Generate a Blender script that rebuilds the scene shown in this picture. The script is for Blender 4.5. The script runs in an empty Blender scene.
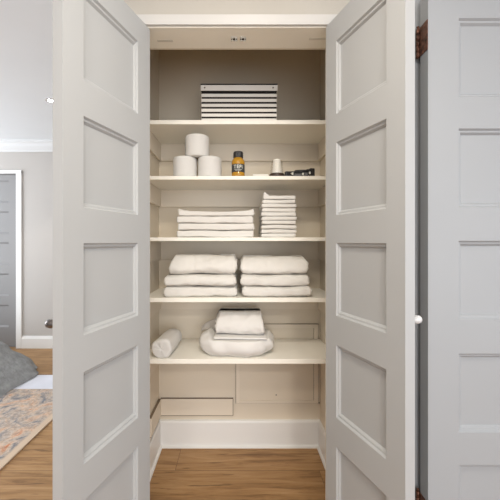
import bpy, bmesh, math, random
from mathutils import Vector, Matrix, noise
random.seed(7)
S = bpy.context.scene
C = S.collection
CAM = 1.22          # camera height; "rel" heights below are measured from it
F = 295.0

# ---------------------------------------------------------------- materials
def new_mat(name):
    m = bpy.data.materials.new(name); m.use_nodes = True
    nt = m.node_tree
    return m, nt, nt.nodes['Principled BSDF']

def N(nt, t, **kw):
    n = nt.nodes.new(t)
    for k, v in kw.items():
        if k in n.inputs: n.inputs[k].default_value = v
        else: setattr(n, k, v)
    return n

def paint(name, col, rough=.5, var=.03, bump=.05, scale=60, spec=.4, metallic=0, dist=.002, ns=3.0):
    m, nt, b = new_mat(name)
    tc = N(nt, 'ShaderNodeTexCoord')
    nz = N(nt, 'ShaderNodeTexNoise', Scale=float(ns), Detail=5.0)
    nt.links.new(tc.outputs['Object'], nz.inputs['Vector'])
    r = N(nt, 'ShaderNodeValToRGB')
    r.color_ramp.elements[0].position = .3; r.color_ramp.elements[1].position = .7
    r.color_ramp.elements[0].color = (*[c*(1-var) for c in col], 1)
    r.color_ramp.elements[1].color = (*[min(1, c*(1+var)) for c in col], 1)
    nt.links.new(nz.outputs['Fac'], r.inputs['Fac'])
    nt.links.new(r.outputs['Color'], b.inputs['Base Color'])
    b.inputs['Roughness'].default_value = rough
    b.inputs['Specular IOR Level'].default_value = spec
    b.inputs['Metallic'].default_value = metallic
    if bump:
        n2 = N(nt, 'ShaderNodeTexNoise', Scale=float(scale), Detail=4.0)
        nt.links.new(tc.outputs['Object'], n2.inputs['Vector'])
        bp = N(nt, 'ShaderNodeBump', Strength=bump, Distance=dist)
        nt.links.new(n2.outputs['Fac'], bp.inputs['Height'])
        nt.links.new(bp.outputs['Normal'], b.inputs['Normal'])
    return m

def wood_floor():
    m, nt, b = new_mat('oak_plank_floor')
    tc = N(nt, 'ShaderNodeTexCoord')
    mp = N(nt, 'ShaderNodeMapping'); mp.inputs['Location'].default_value = (.33, .045, 0)
    nt.links.new(tc.outputs['Object'], mp.inputs['Vector'])
    br = N(nt, 'ShaderNodeTexBrick', Scale=1.0)
    br.inputs['Color1'].default_value = (.15, .15, .15, 1); br.inputs['Color2'].default_value = (.85, .85, .85, 1)
    br.inputs['Mortar'].default_value = (0, 0, 0, 1)
    br.inputs['Mortar Size'].default_value = .0012; br.inputs['Mortar Smooth'].default_value = .1
    br.inputs['Brick Width'].default_value = 1.22; br.inputs['Row Height'].default_value = .18
    br.offset = .37; br.offset_frequency = 2
    nt.links.new(mp.outputs['Vector'], br.inputs['Vector'])
    # grain, stretched along the planks and shifted per plank
    sh = N(nt, 'ShaderNodeVectorMath', operation='SCALE'); sh.inputs['Scale'].default_value = 7.0
    nt.links.new(br.outputs['Color'], sh.inputs[0])
    ad = N(nt, 'ShaderNodeVectorMath', operation='ADD')
    nt.links.new(mp.outputs['Vector'], ad.inputs[0]); nt.links.new(sh.outputs[0], ad.inputs[1])
    m2 = N(nt, 'ShaderNodeMapping'); m2.inputs['Scale'].default_value = (1.3, 14, 1)
    nt.links.new(ad.outputs[0], m2.inputs['Vector'])
    g = N(nt, 'ShaderNodeTexNoise', Scale=2.2, Detail=8.0, Roughness=.62, Distortion=.6)
    nt.links.new(m2.outputs[0], g.inputs['Vector'])
    r = N(nt, 'ShaderNodeValToRGB')
    e = r.color_ramp.elements
    e[0].position = .28; e[0].color = (.17, .085, .034, 1)
    e[1].position = .75; e[1].color = (.48, .30, .148, 1)
    x = e.new(.5); x.color = (.37, .212, .092, 1)
    nt.links.new(g.outputs['Fac'], r.inputs['Fac'])
    # plank to plank tone
    mx = N(nt, 'ShaderNodeMixRGB', blend_type='MULTIPLY', Fac=1.0)
    tr = N(nt, 'ShaderNodeMapRange'); tr.inputs['To Min'].default_value = .86; tr.inputs['To Max'].default_value = 1.1
    nt.links.new(br.outputs['Color'], tr.inputs['Value'])
    nt.links.new(r.outputs['Color'], mx.inputs[1]); nt.links.new(tr.outputs[0], mx.inputs[2])
    # dark streaky cracks
    m3 = N(nt, 'ShaderNodeMapping'); m3.inputs['Scale'].default_value = (3.2, 34, 1)
    nt.links.new(ad.outputs[0], m3.inputs['Vector'])
    k = N(nt, 'ShaderNodeTexNoise', Scale=1.7, Detail=3.0)
    nt.links.new(m3.outputs[0], k.inputs['Vector'])
    kr = N(nt, 'ShaderNodeMapRange'); kr.inputs['From Min'].default_value = .63; kr.inputs['From Max'].default_value = .70
    kr.inputs['To Min'].default_value = 0; kr.inputs['To Max'].default_value = .6
    nt.links.new(k.outputs['Fac'], kr.inputs['Value'])
    mk = N(nt, 'ShaderNodeMixRGB', blend_type='MIX'); mk.inputs[2].default_value = (.09, .045, .02, 1)
    nt.links.new(kr.outputs[0], mk.inputs['Fac']); nt.links.new(mx.outputs[0], mk.inputs[1])
    # joints
    mj = N(nt, 'ShaderNodeMixRGB', blend_type='MIX'); mj.inputs[2].default_value = (.12, .07, .04, 1)
    jf = N(nt, 'ShaderNodeMath', operation='MULTIPLY'); jf.inputs[1].default_value = .75
    nt.links.new(br.outputs['Fac'], jf.inputs[0])
    nt.links.new(jf.outputs[0], mj.inputs['Fac']); nt.links.new(mk.outputs[0], mj.inputs[1])
    nt.links.new(mj.outputs[0], b.inputs['Base Color'])
    b.inputs['Roughness'].default_value = .48; b.inputs['Specular IOR Level'].default_value = .35
    bp = N(nt, 'ShaderNodeBump', Strength=.15, Distance=.002)
    nt.links.new(g.outputs['Fac'], bp.inputs['Height']); nt.links.new(bp.outputs[0], b.inputs['Normal'])
    return m

def rug_mat():
    m, nt, b = new_mat('distressed_rug')
    tc = N(nt, 'ShaderNodeTexCoord')
    def nz(sc, det, rough=.6, dist=0, off=(0, 0, 0)):
        mp = N(nt, 'ShaderNodeMapping'); mp.inputs['Location'].default_value = off
        nt.links.new(tc.outputs['Object'], mp.inputs['Vector'])
        n = N(nt, 'ShaderNodeTexNoise', Scale=float(sc), Detail=float(det), Roughness=rough, Distortion=float(dist))
        nt.links.new(mp.outputs[0], n.inputs['Vector']); return n
    a = nz(7, 8, .7, 1.2); r1 = N(nt, 'ShaderNodeValToRGB'); e = r1.color_ramp.elements
    e[0].position = .36; e[0].color = (.20, .215, .25, 1); e[1].position = .68; e[1].color = (.60, .27, .15, 1)
    x = e.new(.47); x.color = (.50, .43, .37, 1); x = e.new(.57); x.color = (.62, .47, .36, 1)
    nt.links.new(a.outputs['Fac'], r1.inputs['Fac'])
    c = nz(38, 6, .75, .5, (3, 1, 0)); r2 = N(nt, 'ShaderNodeValToRGB'); e = r2.color_ramp.elements
    e[0].position = .40; e[0].color = (.55, .55, .58, 1); e[1].position = .58; e[1].color = (1, 1, 1, 1)
    nt.links.new(c.outputs['Fac'], r2.inputs['Fac'])
    mx = N(nt, 'ShaderNodeMixRGB', blend_type='MULTIPLY', Fac=.75)
    nt.links.new(r1.outputs[0], mx.inputs[1]); nt.links.new(r2.outputs[0], mx.inputs[2])
    # plain cream border on the long side (object x from -1.33 to the edge)
    sp = N(nt, 'ShaderNodeSeparateXYZ'); nt.links.new(tc.outputs['Object'], sp.inputs[0])
    bd = N(nt, 'ShaderNodeMapRange'); bd.inputs['From Min'].default_value = -.055; bd.inputs['From Max'].default_value = -.035
    nt.links.new(sp.outputs[0], bd.inputs['Value'])
    m2 = N(nt, 'ShaderNodeMixRGB', blend_type='MIX'); m2.inputs[2].default_value = (.58, .46, .35, 1)
    nt.links.new(bd.outputs[0], m2.inputs['Fac']); nt.links.new(mx.outputs[0], m2.inputs[1])
    nt.links.new(m2.outputs[0], b.inputs['Base Color'])
    b.inputs['Roughness'].default_value = .95; b.inputs['Specular IOR Level'].default_value = .1
    bp = N(nt, 'ShaderNodeBump', Strength=.4, Distance=.003)
    nt.links.new(c.outputs['Fac'], bp.inputs['Height']); nt.links.new(bp.outputs[0], b.inputs['Normal'])
    return m

def emit(name, col, s):
    m, nt, b = new_mat(name)
    b.inputs['Emission Color'].default_value = (*col, 1); b.inputs['Emission Strength'].default_value = s
    b.inputs['Base Color'].default_value = (*col, 1)
    return m

M = {
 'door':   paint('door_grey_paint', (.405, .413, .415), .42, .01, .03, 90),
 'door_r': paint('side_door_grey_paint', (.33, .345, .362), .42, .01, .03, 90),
 'trim':   paint('white_trim_paint', (.56, .55, .525), .4, .01, .02, 60),
 'bedtrim': paint('bedroom_trim_paint', (.80, .795, .78), .4, .01, .02, 60),
 'cornice': paint('cornice_paint', (.68, .685, .69), .7, .01, .02, 60),
 'wall':   paint('hall_wall_paint', (.475, .447, .395), .75, .015, .25, 180),
 'closet': paint('closet_wall_paint', (.72, .645, .53), .7, .02, .12, 60),
 'cleat':  paint('closet_cleat_paint', (.75, .675, .565), .6, .02, .08, 60),
 'bedwall':paint('bedroom_wall_paint', (.48, .455, .43), .8, .01, .1, 120),
 'ceil':   paint('ceiling_paint', (.80, .825, .85), .85, .01, .1, 120),
 'shelf':  paint('shelf_white_paint', (.90, .87, .79), .5, .015, .06, 40),
 'jamb':   paint('jamb_paint', (.84, .79, .69), .55, .03, .08, 40),
 'scuff':  paint('worn_filler', (.66, .62, .54), .7, .1, .1, 90),
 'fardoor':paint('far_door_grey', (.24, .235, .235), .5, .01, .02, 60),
 'floor':  wood_floor(),
 'rug':    rug_mat(),
 'mat':    paint('pale_mat', (.74, .76, .84), .9, .10, .5, 40, .1),
 'towel':  paint('white_terry', (.74, .72, .68), .95, .015, .55, 420, .1, dist=.0025),
 'linen':  paint('white_linen', (.74, .725, .70), .85, .015, .15, 220, .15),
 'paper':  paint('toilet_paper', (.70, .69, .665), .95, .01, .25, 160, .1),
 'card':   paint('cardboard_core', (.40, .30, .20), .9, .05, .1, 80, .1),
 'grey':   paint('grey_bedding', (.30, .31, .315), .95, .22, 1.0, 45, .1, dist=.010, ns=14),
 'mattress':paint('mattress_ticking', (.7, .69, .66), .9, .02, .1, 80, .1),
 'black':  paint('black_plastic', (.018, .018, .02), .38, .1, .05, 60, .5),
 'brown':  paint('dark_brown_base', (.05, .03, .022), .4, .1, .05, 60, .5),
 'stripe': paint('black_band', (.03, .026, .024), .7, .05, .1, 100, .2),
 'boxwhite':paint('box_white_canvas', (.86, .83, .77), .85, .02, .2, 200, .2),
 'rivet':  paint('rivet_metal', (.25, .22, .19), .35, .05, 0, 60, .5, 1),
 'nickel': paint('satin_nickel', (.72, .71, .70), .25, .02, 0, 60, .5, 1),
 'dullknob': paint('aged_nickel', (.20, .18, .17), .3, .02, 0, 60, .5, 1),
 'whiteknob': paint('white_enamel', (.62, .62, .62), .22, .01, 0, 60, .6),
 'rust':   paint('worn_copper_hinge', (.12, .05, .03), .42, .9, .8, 160, .5, .5, ns=55),
 'label':  paint('bottle_label_dark', (.06, .062, .06), .5, .05, 0, 60, .4),
 'letter': paint('label_lettering', (.62, .62, .56), .6, .02, 0, 60, .3),
 'cup':    paint('white_cup', (.90, .88, .80), .4, .01, 0, 60, .5),
 'packet': paint('pale_packet', (.80, .77, .70), .7, .02, .05, 60, .3),
 'seam': paint('joint_shade', (.21, .165, .12), .8, .2, .1, 90, .1),  # dark strips standing in for shadow in the gaps round the boards
 'darkslot': paint('dark_recess', (.05, .045, .04), .8, .05, 0, 60, .2),
}
def liquid():
    m, nt, b = new_mat('amber_plastic')
    b.inputs['Base Color'].default_value = (.60, .31, .03, 1)
    b.inputs['Roughness'].default_value = .15
    b.inputs['Transmission Weight'].default_value = .25
    b.inputs['Subsurface Weight'].default_value = 0
    return m
def clear():
    m, nt, b = new_mat('clear_tinted_plastic')
    b.inputs['Base Color'].default_value = (.30, .24, .18, 1)
    b.inputs['Roughness'].default_value = .12; b.inputs['Alpha'].default_value = .07
    return m
def filmy():
    m, nt, b = new_mat('frosted_bag_plastic')
    b.inputs['Base Color'].default_value = (.86, .83, .79, 1)
    b.inputs['Roughness'].default_value = .35; b.inputs['Transmission Weight'].default_value = .45; b.inputs['IOR'].default_value = 1.1
    return m
M['amber'] = liquid(); M['clear'] = clear(); M['film'] = filmy()
M['lamp'] = emit('lamp_diffuser', (1, .93, .82), 6)
M['down'] = emit('downlight_lens', (1, .96, .88), 40)

# ---------------------------------------------------------------- helpers
def link(name, bm, mat, parent=None, smooth=False, mw=None):
    me = bpy.data.meshes.new(name)
    bmesh.ops.recalc_face_normals(bm, faces=bm.faces[:])
    bm.to_mesh(me); bm.free()
    for k in (mat if isinstance(mat, list) else [mat]): me.materials.append(k)
    if smooth:
        for p in me.polygons: p.use_smooth = True
    o = bpy.data.objects.new(name, me); C.objects.link(o)
    if parent: o.parent = parent
    if mw is not None: o.matrix_local = mw
    return o

def tag(o, label, cat, group=None):
    o['label'] = label; o['category'] = cat
    if group: o['group'] = group
    return o

def struct(o):
    o['kind'] = 'structure'; return o

def thing(name, label, cat, loc=(0, 0, 0), rz=0, group=None):
    o = bpy.data.objects.new(name, None); C.objects.link(o)
    o.empty_display_size = .05
    o.location = loc; o.rotation_euler = (0, 0, rz)
    return tag(o, label, cat, group)

def box(bm, x0, x1, y0, y1, z0, z1, bev=0, mi=0):
    r = bmesh.ops.create_cube(bm, size=1)
    vs = r['verts']
    for v in vs:
        v.co = Vector(((x0+x1)/2+v.co.x*(x1-x0), (y0+y1)/2+v.co.y*(y1-y0), (z0+z1)/2+v.co.z*(z1-z0)))
    fs = set(f for v in vs for f in v.link_faces)
    for f in fs: f.material_index = mi
    if bev:
        es = list(set(e for v in vs for e in v.link_edges))
        bmesh.ops.bevel(bm, geom=es, offset=bev, segments=2, affect='EDGES', profile=.6)
    return bm

def bx(*a, **k):
    bm = bmesh.new(); box(bm, *a, **k); return bm

def lathe(bm, prof, n=32, cx=0, cy=0, axis='Z', closed=True):
    rings = []
    for r, z in prof:
        ring = []
        for i in range(n):
            t = 2*math.pi*i/n
            p = (cx+r*math.cos(t), cy+r*math.sin(t), z)
            ring.append(bm.verts.new(p))
        rings.append(ring)
    for a, b in zip(rings, rings[1:]):
        for i in range(n):
            bm.faces.new((a[i], a[(i+1) % n], b[(i+1) % n], b[i]))
    if closed:
        if prof[0][0] > 1e-5: bm.faces.new(rings[0])
        if prof[-1][0] > 1e-5: bm.faces.new(rings[-1])
    return bm

def tube(bm, pts, r, n=10):
    rings = []
    for i, p in enumerate(pts):
        p = Vector(p)
        t = (Vector(pts[min(i+1, len(pts)-1)])-Vector(pts[max(i-1, 0)])).normalized()
        u = t.orthogonal().normalized() if i == 0 else (u-t*u.dot(t)).normalized()
        w = t.cross(u)
        rings.append([bm.verts.new(p+(u*math.cos(a)+w*math.sin(a))*r) for a in [2*math.pi*k/n for k in range(n)]])
    for a, b in zip(rings, rings[1:]):
        for i in range(n): bm.faces.new((a[i], a[(i+1) % n], b[(i+1) % n], b[i]))
    bm.faces.new(rings[0]); bm.faces.new(rings[-1])
    return bm

# ---------------------------------------------------------------- panelled doors
ZT = [CAM+v for v in (.712, .353, -.003, -.364, -.725)]   # tops of the five panels
HOLE = .258
def door_mesh(w, sl, sr, th, z0, z1, tops=ZT, hole=HOLE, k=.5):
    """local x: 0 (hinge) .. w, local y: 0 (visible face) .. th, z up"""
    bm = bmesh.new()
    prof = [(0, 0), (.0050, .0065), (.0105, .0075), (.0165, .0145), (.0175, .0145)]
    for side in (0, 1):
        Y = (lambda d: d) if side == 0 else (lambda d: th-d)
        def quad(x0, x1, a, b):
            bm.faces.new([bm.verts.new((x, Y(0), z)) for x, z in ((x0, a), (x1, a), (x1, b), (x0, b))])
        quad(0, sl, z0, z1); quad(w-sr, w, z0, z1)
        zz = [z1]
        for t in tops: zz += [t, t-hole]
        zz.append(z0)
        for i in range(0, len(zz), 2): quad(sl, w-sr, zz[i+1], zz[i])
        for t in tops:
            rings = []
            for o, d in prof:
                rings.append([bm.verts.new((x, Y(d), z)) for x, z in
                    ((sl+o*k, t-hole+o), (w-sr-o*k, t-hole+o), (w-sr-o*k, t-o), (sl+o*k, t-o))])
            for a, b in zip(rings, rings[1:]):
                for i in range(4): bm.faces.new((a[i], a[(i+1) % 4], b[(i+1) % 4], b[i]))
            bm.faces.new(rings[-1])
    def side_q(p): bm.faces.new([bm.verts.new(q) for q in p])
    side_q([(0, 0, z0), (0, th, z0), (0, th, z1), (0, 0, z1)])
    side_q([(w, 0, z0), (w, th, z0), (w, th, z1), (w, 0, z1)])
    side_q([(0, 0, z0), (w, 0, z0), (w, th, z0), (0, th, z0)])
    side_q([(0, 0, z1), (w, 0, z1), (w, th, z1), (0, th, z1)])
    bmesh.ops.remove_doubles(bm, verts=bm.verts[:], dist=1e-5)
    return bm

def frame(p0, p1, side):
    """matrix: local x from hinge p0 to outer p1, local y = away from the visible face"""
    d = Vector((p1[0]-p0[0], p1[1]-p0[1], 0)).normalized()
    n = Vector((0, 0, 1)).cross(d)
    if n.x*side < 0: n = -n
    m = Matrix.Identity(4)
    for i in range(3): m[i][0] = d[i]; m[i][1] = n[i]; m[i][2] = (0, 0, 1)[i]
    m[0][3], m[1][3] = p0
    return m

DT = CAM+.800
def knob_bm():
    bm = bmesh.new()   # axis z, base at 0
    lathe(bm, [(.0, 0), (.015, 0), (.015, .004), (.007, .006), (.0065, .026), (.012, .032), (.0155, .040), (.0145, .050), (.008, .056), (0, .057)], 28)
    bmesh.ops.remove_doubles(bm, verts=bm.verts[:], dist=1e-5)
    return bm
ROTK = Matrix(((1, 0, 0, 0), (0, 0, 1, 0), (0, -1, 0, 0), (0, 0, 0, 1)))   # z -> +y (outward on the far face)

def closet_door(name, p0, p1, side, sl, sr, kz, kmat):
    w = math.dist(p0, p1); th = .035
    bm = door_mesh(w, sl, sr, th, .012, DT)
    if side < 0: pass
    o = struct(link(name, bm, M['door'])); o.matrix_world = frame(p0, p1, side)
    k = link('door_knob', knob_bm(), kmat, o, True)
    # base sits on the far face (local y = th), axis outwards
    k.matrix_local = Matrix.Translation((w-.028, th, kz)) @ Matrix.Rotation(-math.pi/2, 4, 'X') @ Matrix.Diagonal((.78, .78, 1, 1))
    for hz in (.28, 1.0, 1.80):        # closet hinges, in the gap behind the door
        h = bmesh.new(); lathe(h, [(.0055, hz-.04), (.0055, hz+.04)], 12, -.002, th+.0005)
        link('hinge', h, M['nickel'], o, True)
    return o
dl = closet_door('door_1', (-.328, 1.111), (-.4505, .762), -1, .069, .066, .994, M['dullknob'])
dr = closet_door('door_2', (.331, 1.098), (.448, .785), 1, .057, .0616, 1.0, M['whiteknob'])

# the flat door on the right, standing open, hinged on its left edge
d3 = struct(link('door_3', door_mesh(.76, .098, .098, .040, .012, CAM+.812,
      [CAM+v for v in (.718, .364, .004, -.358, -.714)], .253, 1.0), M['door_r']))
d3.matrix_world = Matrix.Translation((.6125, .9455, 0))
for zc in (CAM+.667, .335):
    h = bmesh.new(); box(h, -.0025, .0, .001, .039, zc-.048, zc+.048)
    for k in range(3):
        for yy in (.012, .028): 
            pass
    hg = link('hinge', h, M['rust'], d3)
    k = bmesh.new()
    for j in range(5):
        a = zc-.048+j*.0192
        lathe(k, [(.0058, a+.0006), (.0058, a+.0186)], 14, -.0045, .046)
    lathe(k, [(.003, zc-.050), (.003, zc+.052), (.0045, zc+.053), (.0045, zc+.056), (0, zc+.058)], 12, -.0045, .046)
    link('hinge_knuckle', k, M['rust'], hg, True)
    s = bmesh.new()
    for dz in (-.034, 0, .034):
        bmesh.ops.create_uvsphere(s, u_segments=10, v_segments=6, radius=.0042,
            matrix=Matrix.Translation((-.0022, .02+(.006 if dz == 0 else -.004), zc+dz)) @ Matrix.Diagonal((.35, 1, 1, 1)))
    link('screw', s, M['rust'], hg, True)

# ---------------------------------------------------------------- room shell
H = 2.37
XL, XR = -4.0, 3.2
JX = .369
struct(link('floor', bx(XL-.1, XR, -2.5, 3.5, -.05, 0), M['floor']))
cb = bmesh.new(); box(cb, XL-.1, XR, -2.5, 1.115, H, H+.05); box(cb, XL-.1, -.57, 1.115, 3.5, H, H+.05)
struct(link('ceiling', cb, M['ceil']))
Y0, Y1 = 1.105, 1.221
HD = CAM+.803
b = bmesh.new()
box(b, -.64, -JX, Y0, Y1, 0, H); box(b, JX, 1.9, Y0, Y1, 0, H); box(b, -JX, JX, Y0, Y1, HD+.02, H)
struct(link('wall_front', b, M['wall']))
b = bmesh.new()
box(b, -JX, JX, Y0, Y1, HD, HD+.02)
box(b, -JX-.0, -JX+.003, Y0+.02, Y1, 0, HD); box(b, JX-.003, JX, Y0+.02, Y1, 0, HD)
dj = struct(link('door_frame', b, M['jamb']))
for x0, x1, y0, y1 in ((-.318, -.256, 1.172, 1.184), (.285, .352, 1.160, 1.172)):
    link('filled_mortise', bx(x0, x1, y0, y1, HD-.0008, HD+.001), M['scuff'], dj)
BY = 1.770
CX0, CX1 = -.468, .498
CH = 2.45
struct(link('wall_back', bx(CX0-.1, CX1+.1, BY, BY+.1, 0, CH), M['closet']))
struct(link('wall_closet_left', bx(CX0-.1, CX0, Y1, BY, 0, CH), M['closet']))
struct(link('wall_closet_right', bx(CX1, CX1+.1, Y1, BY, 0, CH), M['closet']))
struct(link('ceiling_closet', bx(CX0-.1, CX1+.1, Y1, BY+.1, CH, CH+.05), M['closet']))
b = bmesh.new()
box(b, CX0-.1, -JX, Y1, Y1+.01, 0, CH); box(b, JX, CX1+.1, Y1, Y1+.01, 0, CH); box(b, -JX, JX, Y1, Y1+.01, HD+.0, CH)
struct(link('wall_closet_front', b, M['closet']))
# bedroom
struct(link('wall_bedroom_right', bx(-.64, -.565, Y1, 3.395, 0, H), M['bedwall']))
FY = 3.395
DX1 = -2.532   # right edge of the far door
b = bmesh.new()
box(b, XL-.1, DX1-.76, FY, FY+.1, 0, H); box(b, DX1, -.565, FY, FY+.1, 0, H); box(b, DX1-.76, DX1, FY, FY+.1, CAM+.787, H)
struct(link('wall_bedroom_far', b, M['bedwall']))
struct(link('wall_bedroom_left', bx(XL-.1, XL, -2.5, FY, 0, H), M['bedwall']))
# far door with five panels
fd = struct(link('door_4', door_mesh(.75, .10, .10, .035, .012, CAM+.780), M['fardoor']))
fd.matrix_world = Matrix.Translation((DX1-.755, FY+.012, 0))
for zc in (CAM+.667, .385):
    h = bmesh.new(); lathe(h, [(.006, zc-.045), (.006, zc+.045)], 10, .752, -.003); link('hinge', h, M['nickel'], fd, True)
b = bmesh.new()
cw = .062
box(b, DX1, DX1+cw, FY-.018, FY, 0, CAM+.785+cw*.45, .003); box(b, DX1-.76-cw, DX1-.76, FY-.018, FY, 0, CAM+.785+cw*.45, .003)
box(b, DX1-.76-cw, DX1+cw, FY-.020, FY, CAM+.785, CAM+.785+cw*.6, .003)
struct(link('trim_1', b, M['bedtrim']))
def prof_run(pts, x0, x1):
    """extrude a (y,z) outline along x"""
    bm = bmesh.new()
    a = [bm.verts.new((x0, y, z)) for y, z in pts]; c = [bm.verts.new((x1, y, z)) for y, z in pts]
    n = len(pts)
    for i in range(n): bm.faces.new((a[i], a[(i+1) % n], c[(i+1) % n], c[i]))
    bm.faces.new(a); bm.faces.new(c)
    return bm
struct(link('baseboard_bedroom', prof_run([(FY, 0), (FY-.016, 0), (FY-.016, .115), (FY-.011, .122), (FY-.008, .138), (FY, .140)], DX1+cw, -.565), M['bedtrim']))
cz = CAM+1.036
struct(link('trim_2', prof_run([(FY, cz), (FY-.010, cz), (FY-.014, cz+.014), (FY-.028, cz+.026), (FY-.050, cz+.052), (FY-.064, cz+.082), (FY-.080, cz+.094), (FY-.080, H), (FY, H)], XL, -.565), M['cornice']))
# casing round the closet opening (head with mitred sides)
b = bmesh.new()
c0, c1 = CAM+.807, CAM+.838
def cas(pa, pb):   # mitred bar: quads from inner to outer outline
    (ax, az, axo, azo), (bx_, bz, bxo, bzo) = pa, pb
    f = [(ax, 1.094, az), (bx_, 1.094, bz), (bxo, 1.086, bzo), (axo, 1.086, azo)]
    k = [(x, Y0, z) for x, _, z in f]
    V = [b.verts.new(p) for p in f+k]
    for q in ((0, 1, 2, 3), (4, 5, 6, 7), (0, 1, 5, 4), (1, 2, 6, 5), (2, 3, 7, 6), (3, 0, 4, 7)): b.faces.new([V[i] for i in q])
ix, ox = .381, .412
cas((-ix, c0, -ox, c1), (ix, c0, ox, c1))
cas((-ix, 0, -ox, 0), (-ix, c0, -ox, c1)); cas((ix, 0, ox, 0), (ix, c0, ox, c1))
struct(link('trim_3', b, M['trim']))
# jamb post the flat door hangs on
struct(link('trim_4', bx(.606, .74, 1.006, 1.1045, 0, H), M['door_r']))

# ---------------------------------------------------------------- closet fittings
SF = 1.46
tops = [.604, .327, .023, -.277, -.579]
bots = [.583, .309, .005, -.298, -.603]
wn = ['top', 'second', 'middle', 'fourth', 'lowest']
sl = ['white painted shelf, the highest, carrying the striped box',
      'white painted shelf under the toilet rolls and amber bottle',
      'white painted shelf at eye level under the small folded towels',
      'white painted shelf under the two stacks of thick bath towels',
      'white painted shelf, the lowest, under the rolled towel and white cushion']
for t, u, L in zip(tops, bots, sl):
    o = link('shelf', bx(CX0+.0008, CX1-.0008, SF, BY-(.0095 if u < -.6 else .0005), CAM+u, CAM+t, bev=.0015), M['shelf'])
    tag(o, L, 'shelf', 'painted shelves in the closet')
n = 5
for i, u in enumerate(bots):
    z1 = CAM+u-.0003; z0 = z1-[.100, .100, .108, .10, .10][i]
    b = bmesh.new()
    box(b, CX0+.0004, CX1-.0004, BY-.016, BY, z0, z1, .0012)
    box(b, CX0, CX0+.016, Y1+.06, BY-.0165, z0, z1, .0012); box(b, CX1-.016, CX1, Y1+.06, BY-.0165, z0, z1, .0012)
    struct(link('trim_%d' % n, b, M['cleat'])); n += 1
# old board low on the back and left walls, shade of its joints painted as dark strips
def yz(py, d=0): return CAM-(py-242)*(BY-d)/F
def xz(px, d=0): return (px-237)*(BY-d)/F
b = bmesh.new()
OB0, OB1, OX = yz(414.3), yz(398.0), xz(232.8)
box(b, CX0+.0, OX, BY-.012, BY, OB0, OB1, .0015)
box(b, CX0, CX0+.016, 1.56, BY-.0125, OB0, OB1, .0015)
ob = struct(link('trim_%d' % n, b, M['cleat'])); n += 1
def seams(parent, L):
    bm = bmesh.new()
    for q in L: box(bm, *q)
    o = link('joint_line', bm, M['seam'], parent); return o
w_ = .0028
seams(ob, [(CX0+.012, OX+w_, BY-.0105, BY, OB1, OB1+w_), (CX0+.012, OX+w_, BY-.0105, BY, OB0-w_, OB0), (OX, OX+w_, BY-.0105, BY, OB0, OB1),
           (CX0, CX0+.014, 1.562, BY-.013, OB1, OB1+w_), (CX0, CX0+.0145, 1.562, BY-.013, OB0-w_, OB0)])
# access panel on the back wall: thin board with a raised rim
x0, x1, z0, z1 = xz(236), xz(318), yz(402.5), yz(324)
ap = link('access_panel', bx(x0, x1, BY-.005, BY, z0, z1, bev=.001), M['closet'])
tag(ap, 'beige painted access panel fixed to the closet back wall behind the lowest shelf', 'panel')
b = bmesh.new()
for a in ((x0, x0+.022, z0, z1), (x1-.026, x1, z0, z1), (x0+.022, x1-.026, z0, z0+.016), (x0+.022, x1-.026, z1-.022, z1)):
    box(b, a[0], a[1], BY-.009, BY-.0045, a[2], a[3], .0008)
link('panel_rim', b, M['cleat'], ap)
w_ = .0022
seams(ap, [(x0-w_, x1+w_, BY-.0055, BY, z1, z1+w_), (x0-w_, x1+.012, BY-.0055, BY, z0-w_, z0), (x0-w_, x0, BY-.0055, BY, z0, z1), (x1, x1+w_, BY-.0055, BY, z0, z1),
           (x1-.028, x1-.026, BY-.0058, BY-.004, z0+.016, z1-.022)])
b = bmesh.new(); bmesh.ops.create_uvsphere(b, u_segments=12, v_segments=6, radius=.004, matrix=Matrix.Translation((xz(276), BY-.006, yz(394.5))) @ Matrix.Diagonal((1, .5, 1, 1)))
link('screw', b, M['rivet'], ap, True)
# baseboards of the closet
bh = .156
def bb(d): return
b = prof_run([(BY, 0), (BY-.015, 0), (BY-.015, bh-.012), (BY-.011, bh-.002), (BY, bh)], CX0, CX1)
struct(link('baseboard_back', b, M['bedtrim']))
def side_base(x, s):
    bm = bmesh.new()
    pts = [(x, 0), (x+s*.014, 0), (x+s*.014, bh-.012), (x+s*.010, bh-.002), (x, bh)]
    a = [bm.verts.new((p, Y1+.011, z)) for p, z in pts]; c = [bm.verts.new((p, BY-.0152, z)) for p, z in pts]
    for i in range(5): bm.faces.new((a[i], a[(i+1) % 5], c[(i+1) % 5], c[i]))
    bm.faces.new(a); bm.faces.new(c); return bm
struct(link('baseboard_left', side_base(CX0, 1), M['bedtrim']))
struct(link('baseboard_right', side_base(CX1, -1), M['bedtrim']))
b = bmesh.new()
def shoe(bm, pa, pb, s):
    pass
q = .012
bq = prof_run([(BY-.015, 0), (BY-.015-q, 0), (BY-.015-q*.8, q*.8), (BY-.015, q*1.2)], CX0+.014, CX1-.014)
struct(link('trim_%d' % n, bq, M['bedtrim'])); n += 1
for x, s in ((CX0+.014, 1), (CX1-.014, -1)):
    bm = bmesh.new()
    pts = [(x, 0), (x+s*q, 0), (x+s*q*.8, q*.8), (x, q*1.2)]
    a = [bm.verts.new((p, Y1+.011, z)) for p, z in pts]; c = [bm.verts.new((p, BY-.0155, z)) for p, z in pts]
    for i in range(4): bm.faces.new((a[i], a[(i+1) % 4], c[(i+1) % 4], c[i]))
    bm.faces.new(a); bm.faces.new(c)
    struct(link('trim_%d' % n, bm, M['bedtrim'])); n += 1
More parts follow.
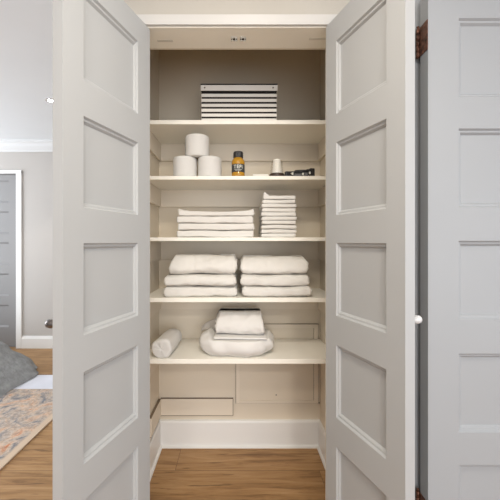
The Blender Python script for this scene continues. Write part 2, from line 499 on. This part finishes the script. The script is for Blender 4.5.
# ball-catch strike plates on the head jamb
for x, L in ((-.011, 'left of the pair of small metal strike plates under the door head'),
             (.024, 'right of the pair of small metal strike plates under the door head')):
    o = link('strike_plate', bx(-.012, .012, -.013, .013, -.0016, 0, .0005), M['nickel'])
    o.location = (x, 1.166, HD); tag(o, L, 'strike plate', 'strike plates on the door head')
    h = bmesh.new(); lathe(h, [(.0055, -.0022), (.0055, -.0015)], 16, 0, 0)
    link('catch_hole', h, M['darkslot'], o)
    for dx in (-.0095, .0095):
        h = bmesh.new(); lathe(h, [(.0022, -.0024), (.0022, -.0015)], 10, dx, 0)
        link('screw', h, M['darkslot'], o)

# ---------------------------------------------------------------- towels
def towel_bm(W, D, T, seed, layers=1, crease=.10, wob=.0025, sag=0, exp_=3.2, taper=0, lean=0, top=None, slope=0, nx=40, nt=40, hem=None, endr=.012):
    """folded cloth: fold faces -y (front). x centred, y 0(front)..D, z 0..T. thickness profile super-elliptic"""
    bm = bmesh.new(); rows = []
    cy, cz_ = D/2, T/2
    for i in range(nx+1):
        s = -1+2*i/nx
        # tighten samples towards the ends
        sx = math.sin(s*math.pi/2)
        x = sx*W/2
        endf = 1-max(0, (abs(x)-(W/2-endr))/endr)**2.2*.45
        row = []
        for k in range(nt):
            a = 2*math.pi*k/nt
            ca, sa = math.cos(a), math.sin(a)
            py = math.copysign(abs(ca)**(2/exp_/1.6), ca); pz = math.copysign(abs(sa)**(2/exp_), sa)
            y = py*D/2; z = pz*T/2
            # creases between layers on the front/back folds
            if layers > 1:
                ph = (z/T+.5)*layers
                fr = abs(ph-round(ph)); inner = 0 < round(ph) < layers
                if inner and abs(py) > .8: y -= math.copysign(crease*T/layers*1.6*math.exp(-(fr/.16)**2), y)
            y *= 1-(1-endf)*.15; z *= endf
            p = Vector((x*8+seed*3.7, y*8, z*14+seed))
            dn = noise.noise_vector(p)*wob*1.6+noise.noise_vector(p*4)*wob*.6
            lx = 0
            if abs(s) > .93: lx = noise.noise(Vector((seed*5.1, y*20, z*160)))*wob*1.6
            q_ = Vector((x*(1-taper*(z/T+.5))+dn.x*.5+lx, cy+y+dn.y, cz_+z+dn.z*.8))
            q_.z -= sag*(1-s*s)*1.0*max(0, q_.z/T)
            zn = max(0, z/T+.5)
            if x < 0: q_.x += slope*zn*min(1, -x/(W*.3))
            if ca < 0: q_.y += lean*zn**2
            if hem is not None: q_.y += .004*math.exp(-((q_.x-hem)/.004)**2)*(1 if ca < 0 else 0); q_.z -= .003*zn*math.exp(-((q_.x-hem)/.005)**2)
            q_.z = min(max(q_.z, 0), T if top is None else top)
            row.append(bm.verts.new(q_))
        rows.append(row)
    for a, c in zip(rows, rows[1:]):
        for k in range(nt): bm.faces.new((a[k], a[(k+1) % nt], c[(k+1) % nt], c[k]))
    for row in (rows[0], rows[-1]):
        ctr = Vector((0, 0, 0))
        for v in row: ctr += v.co
        ctr /= nt
        v0 = bm.verts.new(ctr)
        for k in range(nt): bm.faces.new((row[k], row[(k+1) % nt], v0))
    return bm

def towel(name, cx, y0, z0, W, D, T, seed, label, cat, group, mat='towel', rz=0, **kw):
    o = link(name, towel_bm(W, D, T, seed, **kw), M[mat], None, True)
    o.location = (cx, y0, z0); o.rotation_euler = (0, 0, rz)
    return tag(o, label, cat, group)

def X(px, Z): return (px-237)*Z/F
# thick bath towels, two stacks of three on the fourth shelf
s4 = CAM+tops[3]
def bath(px0, px1, ts, ws, seed, side, Z=1.485):
    z = s4
    pos = ['lowest', 'middle', 'topmost']
    for i, T in enumerate(ts):
        dx0, dx1 = ws[i]
        a, c = X(px0+dx0, Z), X(px1+dx1, Z)
        towel('bath_towel', (a+c)/2, SF+.010+.004*((i*7+seed) % 3), z, c-a, .22, T, seed+i,
              'thick white folded bath towel, %s of the %s stack of three' % (pos[i], side), 'towel', 'folded bath towels on the fourth shelf',
              layers=1, wob=.0065, exp_=(3.6, 3.6, 2.9)[i], endr=.014, lean=(0, .006, .05)[i], taper=(0, 0, .02)[i], slope=(0, 0, .018 if side == 'left' else .004)[i], top=None if i == 2 else T, hem=-.045 if i else None, nx=56)
        z += T
bath(164, 237, (.054, .058, .100), ((0, 0), (0, -.5), (3.5, 0)), 11, 'left')
bath(241, 311, (.054, .058, .092), ((1, 0), (0, -1), (-.5, -1.5)), 21, 'right')

# hand towels: wide stack on the middle shelf
s3 = CAM+tops[2]
z = s3; Z = 1.50
pn = ['bottom', 'second from bottom', 'second from top', 'top']
for i, (a, c, T) in enumerate(((177.3, 253.5, .035), (178.2, 254.3, .036), (177.6, 253, .037), (178.8, 254, .043))):
    a, c = X(a, Z), X(c, Z)
    towel('hand_towel', (a+c)/2, SF+.018+.002*(i % 2), z, c-a, .20, T, 31+i, 'white folded hand towel, %s of the wide low stack' % pn[i], 'towel',
          'hand towels in the wide stack', layers=2, crease=.05, wob=.0034, exp_=6.5, endr=.007, sag=.020 if i == 3 else 0, top=None if i == 3 else T, nx=56)
    z += T
# washcloths: narrow tall stack
z = s3
names = ['bottom', 'second from bottom', 'third from bottom', 'fourth from bottom', 'fifth from bottom', 'sixth from bottom',
         'fourth from top', 'third from top', 'second from top', 'top']
for i in range(10):
    T = .0213
    a, c = X(261.5+random.uniform(-.6, .8)+(1.2 if i > 7 else 0), Z), X(296+random.uniform(-.8, .6), Z)
    o = towel('washcloth', (a+c)/2, SF+.022+random.uniform(-.002, .003), z, c-a, .175, T, 51+i*1.3,
          'white folded washcloth, %s in the narrow tall pile%s' % (names[i], ', its left corner turned up' if i == 9 else ''), 'washcloth',
          'washcloths in the narrow pile', layers=2, crease=.05, wob=.0026, exp_=6, top=T, nx=34, nt=30, endr=.006)
    if i == 9:
        for v in o.data.vertices:
            if v.co.x < -.05 and v.co.z > .004:
                v.co.z += (.022*max(0, 1-abs(v.co.x+.078)/.03))*max(0, min(1, v.co.z/T))
    z += T

# ---------------------------------------------------------------- rolled towel on the lowest shelf
s5 = CAM+tops[4]
def roll_bm(L, R, seed=3):
    bm = bmesh.new(); rows = []; n = 48
    def ring(y, f, dy=0):
        row = []
        for k in range(n):
            a = 2*math.pi*k/n
            p = noise.noise_vector(Vector((math.cos(a)*1.5, math.sin(a)*1.5, y*9+seed)))
            r = R*f*(1+.10*p.x)
            # overlap flap of the rolled cloth
            fl = ((a/(2*math.pi)+.12) % 1)
            r += R*.07*fl*f
            x = r*math.cos(a)*1.06; z = r*math.sin(a)*.96
            row.append(bm.verts.new((x, y+dy+p.y*.003, max(z, -R*.93))))
        return row
    m = 26
    prof = [(-.004, .0), (.000, .12), (-.004, .20), (.001, .30), (-.004, .40), (.001, .50), (-.004, .60), (.0, .70), (-.003, .80), (.001, .90), (.010, 1.0)]
    for y, f in prof[1:]: rows.append(ring(y, f))
    for i in range(1, m): rows.append(ring(.010+(L-.02)*i/m, 1.0-.10*(i/m)))
    for y, f in ((L-.006, .80), (L-.002, .5), (L, .1)): rows.append(ring(y, f))
    for a, c in zip(rows, rows[1:]):
        for k in range(n): bm.faces.new((a[k], a[(k+1) % n], c[(k+1) % n], c[k]))
    bm.faces.new(rows[0]); bm.faces.new(rows[-1]); return bm
R = .050
o = link('rolled_towel', roll_bm(.215, R), M['linen'], None, True)
o.location = (-.378, SF+.008, s5+R*.93); o.rotation_euler = (0, 0, -.10)
tag(o, 'white cloth rolled into a bundle at the left end of the lowest shelf', 'towel')

# ---------------------------------------------------------------- white cushion in a bag, folded sheet on it
def cushion_bm(W, D, Hh, seed=5):
    bm = bmesh.new(); nu, nv = 72, 36; rows = []
    for j in range(1, nv):
        ph = -math.pi/2+math.pi*j/nv
        row = []
        for i in range(nu):
            th = 2*math.pi*i/nu
            cx_, sx_ = math.cos(th), math.sin(th)
            e = .75
            ex = math.copysign(abs(cx_)**e, cx_); ey = math.copysign(abs(sx_)**e, sx_)
            rr = math.cos(ph)**.62
            x, y, zz = ex*rr*W/2, ey*rr*D/2, math.sin(ph)*Hh/2
            # wrinkles radiating towards the gathered front
            w = noise.noise(Vector((x*9+seed, y*9, zz*9)))*.013+noise.noise(Vector((th*3.2, zz*22, seed)))*.009*rr
            ray = math.sin(th*11+4*zz/Hh)*.003*rr*max(0, -sx_)
            n_ = Vector((x/W, y/D, zz/Hh)).normalized()
            p = Vector((x, y, zz))+n_*(w+ray)
            p.z = max(p.z, -Hh*.42)
            k_ = max(0, min(1, (abs(x-.014)-.139)/.025)); k_ = k_*k_*(3-2*k_)
            p.z = min(p.z, .0855-Hh*.42+.022*k_+w*.3*k_)
            p.y = min(p.y, D*.495); row.append(bm.verts.new(p))
        rows.append(row)
    for a, c in zip(rows, rows[1:]):
        for k in range(nu): bm.faces.new((a[k], a[(k+1) % nu], c[(k+1) % nu], c[k]))
    bm.faces.new(rows[0]); bm.faces.new(rows[-1]); return bm
cw_, cd_, chh = .392, .275, .135
cu = link('cushion', cushion_bm(cw_, cd_, chh), M['linen'], None, True)
cu.location = (.003, SF+.127, s5+chh*.42)
tag(cu, 'puffy white cushion in a clear bag under the folded sheet on the lowest shelf', 'cushion')
# stiff corner of the bag, standing up at the left rear
b = bmesh.new()
gx, gz = 8, 8; g = []
for i in range(gx+1):
    r_ = []
    for j in range(gz+1):
        u, v = i/gx, j/gz
        x = -.20+.115*u; zz = .012+.020*(1-u)+v*(.02+.085*u)
        r_.append(b.verts.new((x, .045+.02*math.sin(u*5)+.01*v, zz+.003*math.sin(v*7+u*3))))
    g.append(r_)
for i in range(gx):
    for j in range(gz): b.faces.new((g[i][j], g[i+1][j], g[i+1][j+1], g[i][j+1]))
bmesh.ops.solidify(b, geom=b.faces[:], thickness=.0015)
fl = link('bag_corner', b, M['film'], cu, True); fl['label'] = 'frosted clear bag corner'
# folded sheet
fs = thing('folded_sheet', 'white folded bed sheet lying on the puffy white cushion', 'sheet', (.016, SF+.022, s5+.0875))
o = link('lower_fold', towel_bm(.268, .215, .012, 71, layers=1, wob=.0012, exp_=5, endr=.004, top=.012, nx=50), M['linen'], fs, True)
o = link('upper_folds', towel_bm(.262, .205, .110, 77, layers=1, wob=.007, exp_=2.3, endr=.012, taper=.13, sag=-.020, lean=.075, nx=56, nt=56), M['linen'], fs, True)
o.location = (-.003, .005, .0122)
fs.rotation_euler = (0, 0, -.04)

# ---------------------------------------------------------------- toilet rolls
s2 = CAM+tops[1]
def tproll(x, y, z, R, h, label):
    t = thing('toilet_roll', label, 'toilet roll', (x, y, z), random.uniform(0, 6), 'toilet rolls in a small pyramid')
    bm = bmesh.new(); q = .0075
    prof = [(.021, 0)]
    for i in range(7):
        a = math.pi/2*i/6; prof.append((R-q+q*math.sin(a), q-q*math.cos(a)))
    for i in range(1, 8): prof.append((R+.0006*math.sin(i*2.1), q+(h-2*q)*i/8))
    for i in range(7):
        a = math.pi/2*i/6; prof.append((R-q+q*math.cos(a), h-q+q*math.sin(a)))
    prof.append((.021, h)); prof.append((.021, 0))
    lathe(bm, prof, 48, closed=False)
    link('paper', bm, M['paper'], t, True)
    c = bmesh.new(); lathe(c, [(.0208, .001), (.0208, h-.001), (.0195, h-.001), (.0195, .001), (.0208, .001)], 32, closed=False)
    link('core', c, M['card'], t, True)
    e = bmesh.new()  # loose end sheet lying on the roll
    rr = R+.0012
    g0 = [[e.verts.new((rr*math.cos(a), rr*math.sin(a), z_)) for z_ in (.008, h-.008)] for a in [(-.25+.05*i) for i in range(10)]]
    for a_, b_ in zip(g0, g0[1:]): e.faces.new((a_[0], a_[1], b_[1], b_[0]))
    link('end_sheet', e, M['paper'], t, True)
    return t
Zt = 1.525
tproll(X(185, Zt), Zt, s2, .0605, .104, 'white toilet roll at lower left of the small pyramid')
tproll(X(209.8, Zt)+.0, Zt, s2, .0605, .104, 'white toilet roll at lower right of the small pyramid')
tproll(X(197.3, Zt), Zt, s2+.1042, .0615, .110, 'white toilet roll balanced on top of the other two')

# ---------------------------------------------------------------- amber bottle
bt = thing('bottle', 'small amber bottle with a black cap and dark label beside the toilet rolls', 'bottle', (X(238.2, 1.50), 1.50, s2), 0)
b = bmesh.new()
R = .0335
lathe(b, [(0, 0), (R-.004, 0), (R, .004), (R, .018), (R-.0012, .022), (R-.0012, .064), (R, .068), (R, .080), (R-.005, .090), (R-.011, .097), (.021, .101), (.021, .112), (0, .112)], 40)
bmesh.ops.remove_doubles(b, verts=b.verts[:], dist=1e-5)
link('bottle_body', b, M['amber'], bt, True)
b = bmesh.new()
n_ = 44
pr = [(0, .098)] + [(.0245, .0985), (.0252, .101), (.0252, .124), (.023, .129), (0, .1295)]
lathe(b, pr, n_); bmesh.ops.remove_doubles(b, verts=b.verts[:], dist=1e-5)
for v in b.verts:      # ribs round the cap
    r0 = math.hypot(v.co.x, v.co.y)
    if r0 > .0251: 
        k = int(round((math.atan2(v.co.y, v.co.x))/(2*math.pi/n_)))
        if k % 2: v.co.x *= .965; v.co.y *= .965
link('cap', b, M['black'], bt)
b = bmesh.new(); lathe(b, [(R-.0006, .023), (R-.0002, .0232), (R-.0002, .0628), (R-.0006, .063)], 40, closed=False)
lb = link('label', b, M['label'], bt, True)
# lettering: pale blocks of letters wrapped on the label, read from the front
b = bmesh.new()
def stroke(u0, u1, z0, z1):
    """u in metres along the label measured from its front centre"""
    rr = R+.0006; k = max(2, int(abs(u1-u0)/.002)+1); g = []
    for i in range(k+1):
        a = -math.pi/2+(u0+(u1-u0)*i/k)/rr
        g.append([b.verts.new((rr*math.cos(a), rr*math.sin(a), zz)) for zz in (z0, z1)])
    for p_, q_ in zip(g, g[1:]): b.faces.new((p_[0], q_[0], q_[1], p_[1]))
za, zb = .040, .058; t_ = .0035
stroke(-.024, -.010, zb-t_, zb); stroke(-.0188, -.0152, za, zb)                                   # T
stroke(-.007, -.0035, za, zb)                                                                      # E
for zz in (za, (za+zb-t_)/2, zb-t_): stroke(-.007, .003, zz, zz+t_)
stroke(.006, .0095, za, zb); stroke(.006, .016, zb-t_, zb); stroke(.006, .016, (za+zb-t_)/2, (za+zb+t_)/2); stroke(.0125, .016, (za+zb)/2, zb)  # P
stroke(.019, .0225, za, zb)
stroke(-.020, .020, .0335, .0355); stroke(-.016, .012, .0285, .030)
link('lettering', b, M['letter'], lb)

# ---------------------------------------------------------------- packet, cup, cable bundle
pk = tag(link('packet', bx(X(252.5, 1.52), X(268.0, 1.52), 1.50, 1.59, s2, s2+.019, bev=.004), M['packet'], None, True),
    'small flat pale packet lying between the amber bottle and the white cup', 'packet')
cz0 = s2
cp = thing('cup', 'white tapered cup upside down in a dark round holder', 'cup', (X(276.8, 1.505), 1.505, cz0))
b = bmesh.new(); lathe(b, [(0, 0), (.037, 0), (.039, .003), (.039, .014), (.036, .019), (0, .019)], 40); bmesh.ops.remove_doubles(b, verts=b.verts[:], dist=1e-5)
link('holder', b, M['brown'], cp, True)
b = bmesh.new(); lathe(b, [(.0265, .0192), (.027, .023), (.0190, .089), (.0170, .0925), (0, .093)], 36); bmesh.ops.remove_doubles(b, verts=b.verts[:], dist=1e-5)
link('cup_body', b, M['cup'], cp, True)
b = bmesh.new(); lathe(b, [(.0345, .0192), (.029, .084), (.0278, .0842), (.0333, .0192)], 36, closed=False)
link('clear_sleeve', b, M['clear'], cp, True)

cb_ = thing('cable_bundle', 'tangled bundle of black cable with plugs at the right of the second shelf', 'cable', (X(299, 1.50), 1.50, s2))
b = bmesh.new()
def coil(cx, cy, cz, rx, ry, turns, lift, r, seed):
    pts = []
    m = int(36*turns)
    for i in range(m+1):
        a = 2*math.pi*i/36
        nn = noise.noise_vector(Vector((a*.5, seed, 0)))*.009
        pts.append((cx+rx*math.cos(a)+nn.x, cy+ry*math.sin(a)+nn.y, max(r+.0002, cz+r+lift*i/m+nn.z*1.2)))
    tube(b, pts, r, 8)
coil(.022, 0, .001, .046, .026, 6.2, .026, .0036, 1)
coil(-.024, .004, .0, .044, .024, 5.2, .022, .0034, 5)
coil(.052, .002, .004, .020, .018, 4.5, .036, .0034, 9)
link('cord', b, M['black'], cb_, True)
for (x, y, z_, w_, d_, h_, rz) in ((-.062, -.024, 0, .026, .020, .025, .2), (-.012, -.030, 0, .040, .014, .014, -.1), (.058, -.026, 0, .024, .02, .040, .3), (.030, -.030, 0, .02, .014, .018, -.3)):
    p = link('plug', bx(-w_/2, w_/2, -d_/2, d_/2, 0, h_, bev=.003), M['black'], cb_)
    p.location = (x, y, z_); p.rotation_euler = (0, 0, rz)
for (x, z_) in ((-.040, .006), (.012, .004), (.046, .010)):
    p = link('cable_tie', bx(-.004, .004, -.003, .003, 0, .012, bev=.001), M['letter'], cb_); p.location = (x, -.036, z_)

# ---------------------------------------------------------------- striped storage box on the top shelf
s1 = CAM+tops[0]
Zb = 1.500
t = thing('storage_box', 'black and white striped storage box with two rivets, alone on the top shelf', 'box', (X(239.1, Zb), Zb, s1))
W = 75.5*Zb/F; D = .20
SC = F/Zb
b = bmesh.new()
box(b, -W/2+.001, W/2-.001, .001, D, 0, .162, .001)
link('box_body', b, M['stripe'], t)
# white bands (pixel rows read off the box front)
rows = [(93.7, 96.9), (98.7, 101.8), (103.7, 106.8), (108.6, 111.7), (113.5, 116.6), (118.4, 121.6)]
for k, (a, c) in enumerate(rows):
    zt = (242-a)/SC-tops[0]; zb = (242-c)/SC-tops[0]
    bow = .0012 if k == 0 else .0004
    bm = bmesh.new(); box(bm, -W/2, W/2, 0, D+.003, max(0.0005, zb), zt, .0015)
    link('white_band', bm, M['boxwhite'], t)
zt = (242-85.4)/SC-tops[0]; zb = (242-91.0)/SC-tops[0]
bm = bmesh.new(); box(bm, -W/2-.003, W/2+.003, -.005, D+.008, zb, zt, .002)
ld = link('lid', bm, M['boxwhite'], t)
bm = bmesh.new(); box(bm, -W/2-.0035, W/2+.0035, -.0055, D+.0085, zt-.0005, zt+.006, .001)
link('lid_edging', bm, M['stripe'], ld)
# sagging dark flap under the lid
bm = bmesh.new(); f = []
for i in range(21):
    u = -1+2*i/20; zz = zb-.006-.008*(1-u*u)
    f.append([bm.verts.new((u*(W/2+.0005), -.0012, zb+.001)), bm.verts.new((u*(W/2+.0005), -.0018, zz))])
for p_, q_ in zip(f, f[1:]): bm.faces.new((p_[0], q_[0], q_[1], p_[1]))
bmesh.ops.solidify(bm, geom=bm.faces[:], thickness=.001)
link('flap', bm, M['stripe'], t)
for px in (204.8, 273.0):
    bm = bmesh.new(); lathe(bm, [(0, 0), (.0042, 0), (.0042, .001), (.002, .0022), (0, .0024)], 16)
    r_ = link('rivet', bm, M['rivet'], ld, True); r_.matrix_local = Matrix.Translation(((px-239.1)/SC, -.0048, (zt+zb)/2)) @ Matrix.Rotation(math.pi/2, 4, 'X')

# ---------------------------------------------------------------- bedroom contents
rug = tag(link('rug', bx(-2.0, 0, -1.3, 1.13, 0, .010, bev=.003), M['rug']), 'faded cream, rust and grey-blue patterned rug on the bedroom floor', 'rug')
rug.location = (-1.262, 1.30, 0.0005)
mt = tag(link('mat', bx(-2.05, -1.30, 2.435, 2.69, .0005, .009, bev=.003), M['mat']), 'pale blue-white mat at the far end of the patterned rug', 'mat')

# low bed with a grey spread falling to the floor
bed = thing('bed', 'bed corner with crumpled grey spread falling onto the rug', 'bed', (-2.95, 2.51, 0))
link('mattress', bx(-.75, .40, -.10, .40, .12, .40, bev=.05), M['mattress'], bed)
b = bmesh.new()
bx0, bx1, by0, by1 = -.95, 1.12, -.40, .42      # floor outline relative to the bed
nu, nv = 120, 34; ringsb = []
for j in range(nv+1):
    v = j/nv
    row = []
    # v: 0 floor hem .. 1 top edge
    hz = .44*(v**.95)
    inset = .50*(v**.95)
    for i in range(nu):
        th = 2*math.pi*i/nu
        cx_, sx_ = math.cos(th), math.sin(th); e = .42
        ex = math.copysign(abs(cx_)**e, cx_); ey = math.copysign(abs(sx_)**e, sx_)
        mxx, myy = (bx0+bx1)/2, (by0+by1)/2
        hx = (bx1-bx0)/2-inset*(.98 if cx_ > 0 else .3); hy = (by1-by0)/2-inset*.42
        p = Vector((mxx+ex*hx, myy+ey*hy, .011+hz))
        fold = math.sin(th*11+2.0*v)*.012*(1-v)+noise.noise(Vector((p.x*5, p.y*5, p.z*5)))*.034+noise.noise(Vector((p.x*16, p.y*16, p.z*9)))*.009
        nrm = Vector((ex, ey, .3)).normalized()
        p += nrm*fold; bulge = .012*math.sin(math.pi*min(1, v*2.2))
        p += Vector((ex, ey, 0))*bulge
        p.z = max(p.z, .0125); row.append(b.verts.new(p))
    ringsb.append(row)
for a, c in zip(ringsb, ringsb[1:]):
    for k in range(nu): b.faces.new((a[k], a[(k+1) % nu], c[(k+1) % nu], c[k]))
b.faces.new(ringsb[-1])
link('grey_bedspread', b, M['grey'], bed, True)

# recessed downlight in the bedroom ceiling
dlx, dly = -1.515, 2.40
dn = thing('downlight', 'small round recessed light glowing in the bedroom ceiling', 'ceiling light', (dlx, dly, H))
b = bmesh.new(); lathe(b, [(.022, -.0005), (.030, -.003), (.040, -.003), (.042, 0)], 32, closed=False)
link('trim_ring', b, M['trim'], dn, True)
b = bmesh.new(); lathe(b, [(0, -.0022), (.023, -.0022), (.023, -.001), (0, -.001)], 32, closed=False); bmesh.ops.remove_doubles(b, verts=b.verts[:], dist=1e-6)
link('lens', b, M['down'], dn)

# flush ceiling lamps of the hall (out of frame, above and behind the camera; rearmost added to light the closet)
for lx, ly, L in ((.08, .22, 'round flush hall lamp on the ceiling right before the closet doors'), (-.5, -.35, 'round flush hall lamp on the ceiling, between the other two'), (.35, -1.5, 'round flush lamp added on the hall ceiling to light the closet, the farthest from it')):
    lm = thing('ceiling_lamp', L, 'ceiling light', (lx, ly, H), 0, 'hall ceiling lamps')
    b = bmesh.new(); lathe(b, [(.16, 0), (.165, -.02), (.150, -.022), (.150, 0)], 40, closed=False); link('lamp_ring', b, M['nickel'], lm, True)
    b = bmesh.new(); lathe(b, [(.149, -.018), (.13, -.040), (.08, -.055), (0, -.06)], 40, closed=False); bmesh.ops.remove_doubles(b, verts=b.verts[:], dist=1e-6)
    link('diffuser', b, M['lamp'], lm, True)

# ---------------------------------------------------------------- lights
def area(name, loc, rot, sx, sy, e, col):
    l = bpy.data.lights.new(name, 'AREA'); l.shape = 'RECTANGLE'; l.size = sx; l.size_y = sy; l.energy = e; l.color = col
    o = bpy.data.objects.new(name, l); C.objects.link(o); o.location = loc; o.rotation_euler = rot
    return o
R_ = math.radians
lt = area('lamp_light', (-.5, -.35, H-.08), (0, 0, 0), .20, .20, 7, (1, .91, .78)); lt.data.shape = 'DISK'
l2 = area('lamp_light', (.35, -1.5, H-.08), (0, 0, 0), .3, .3, 26, (1, .93, .83)); l2.data.shape = 'DISK'  # added rear lamp, reaches the upper closet interior
l3 = area('lamp_light', (.08, .22, H-.08), (0, 0, 0), .26, .26, 11.5, (1, .91, .78)); l3.data.shape = 'DISK'
area('rear_fill_light', (.7, -2.3, 1.15), (R_(92), 0, R_(14)), 2.8, 2.1, 49, (.96, .97, 1))        # added fill behind the camera, brightens the closet interior
area('side_room_light', (3.0, -.8, 1.25), (R_(90), 0, R_(68)), 1.6, 2.0, 17, (.84, .91, 1))
area('bedroom_window_light', (-3.9, 1.9, 1.45), (R_(93), 0, R_(-90)), 2.2, 1.8, 66, (.89, .945, 1))
sp = bpy.data.lights.new('downlight_light', 'SPOT'); sp.energy = 22; sp.spot_size = R_(110); sp.color = (1, .94, .85); sp.shadow_soft_size = .03
o = bpy.data.objects.new('downlight_light', sp); C.objects.link(o); o.location = (dlx, dly, H-.01)

w = bpy.data.worlds.new('World'); S.world = w; w.use_nodes = True
w.node_tree.nodes['Background'].inputs[0].default_value = (.88, .92, 1, 1)
w.node_tree.nodes['Background'].inputs[1].default_value = .45

# ---------------------------------------------------------------- camera
cam = bpy.data.cameras.new('Camera'); co = bpy.data.objects.new('Camera', cam); C.objects.link(co)
co.location = (0, 0, CAM); co.rotation_euler = (R_(90), 0, 0)
cam.sensor_width = 36; cam.lens = F/500*36; cam.shift_x = 13/500; cam.shift_y = -8/500
cam.clip_start = .02; cam.clip_end = 60
S.camera = co
S.view_settings.view_transform = 'Standard'; S.view_settings.look = 'None'
S.view_settings.gamma = 1; S.view_settings.use_curve_mapping = False
S.view_settings.exposure = 0.27
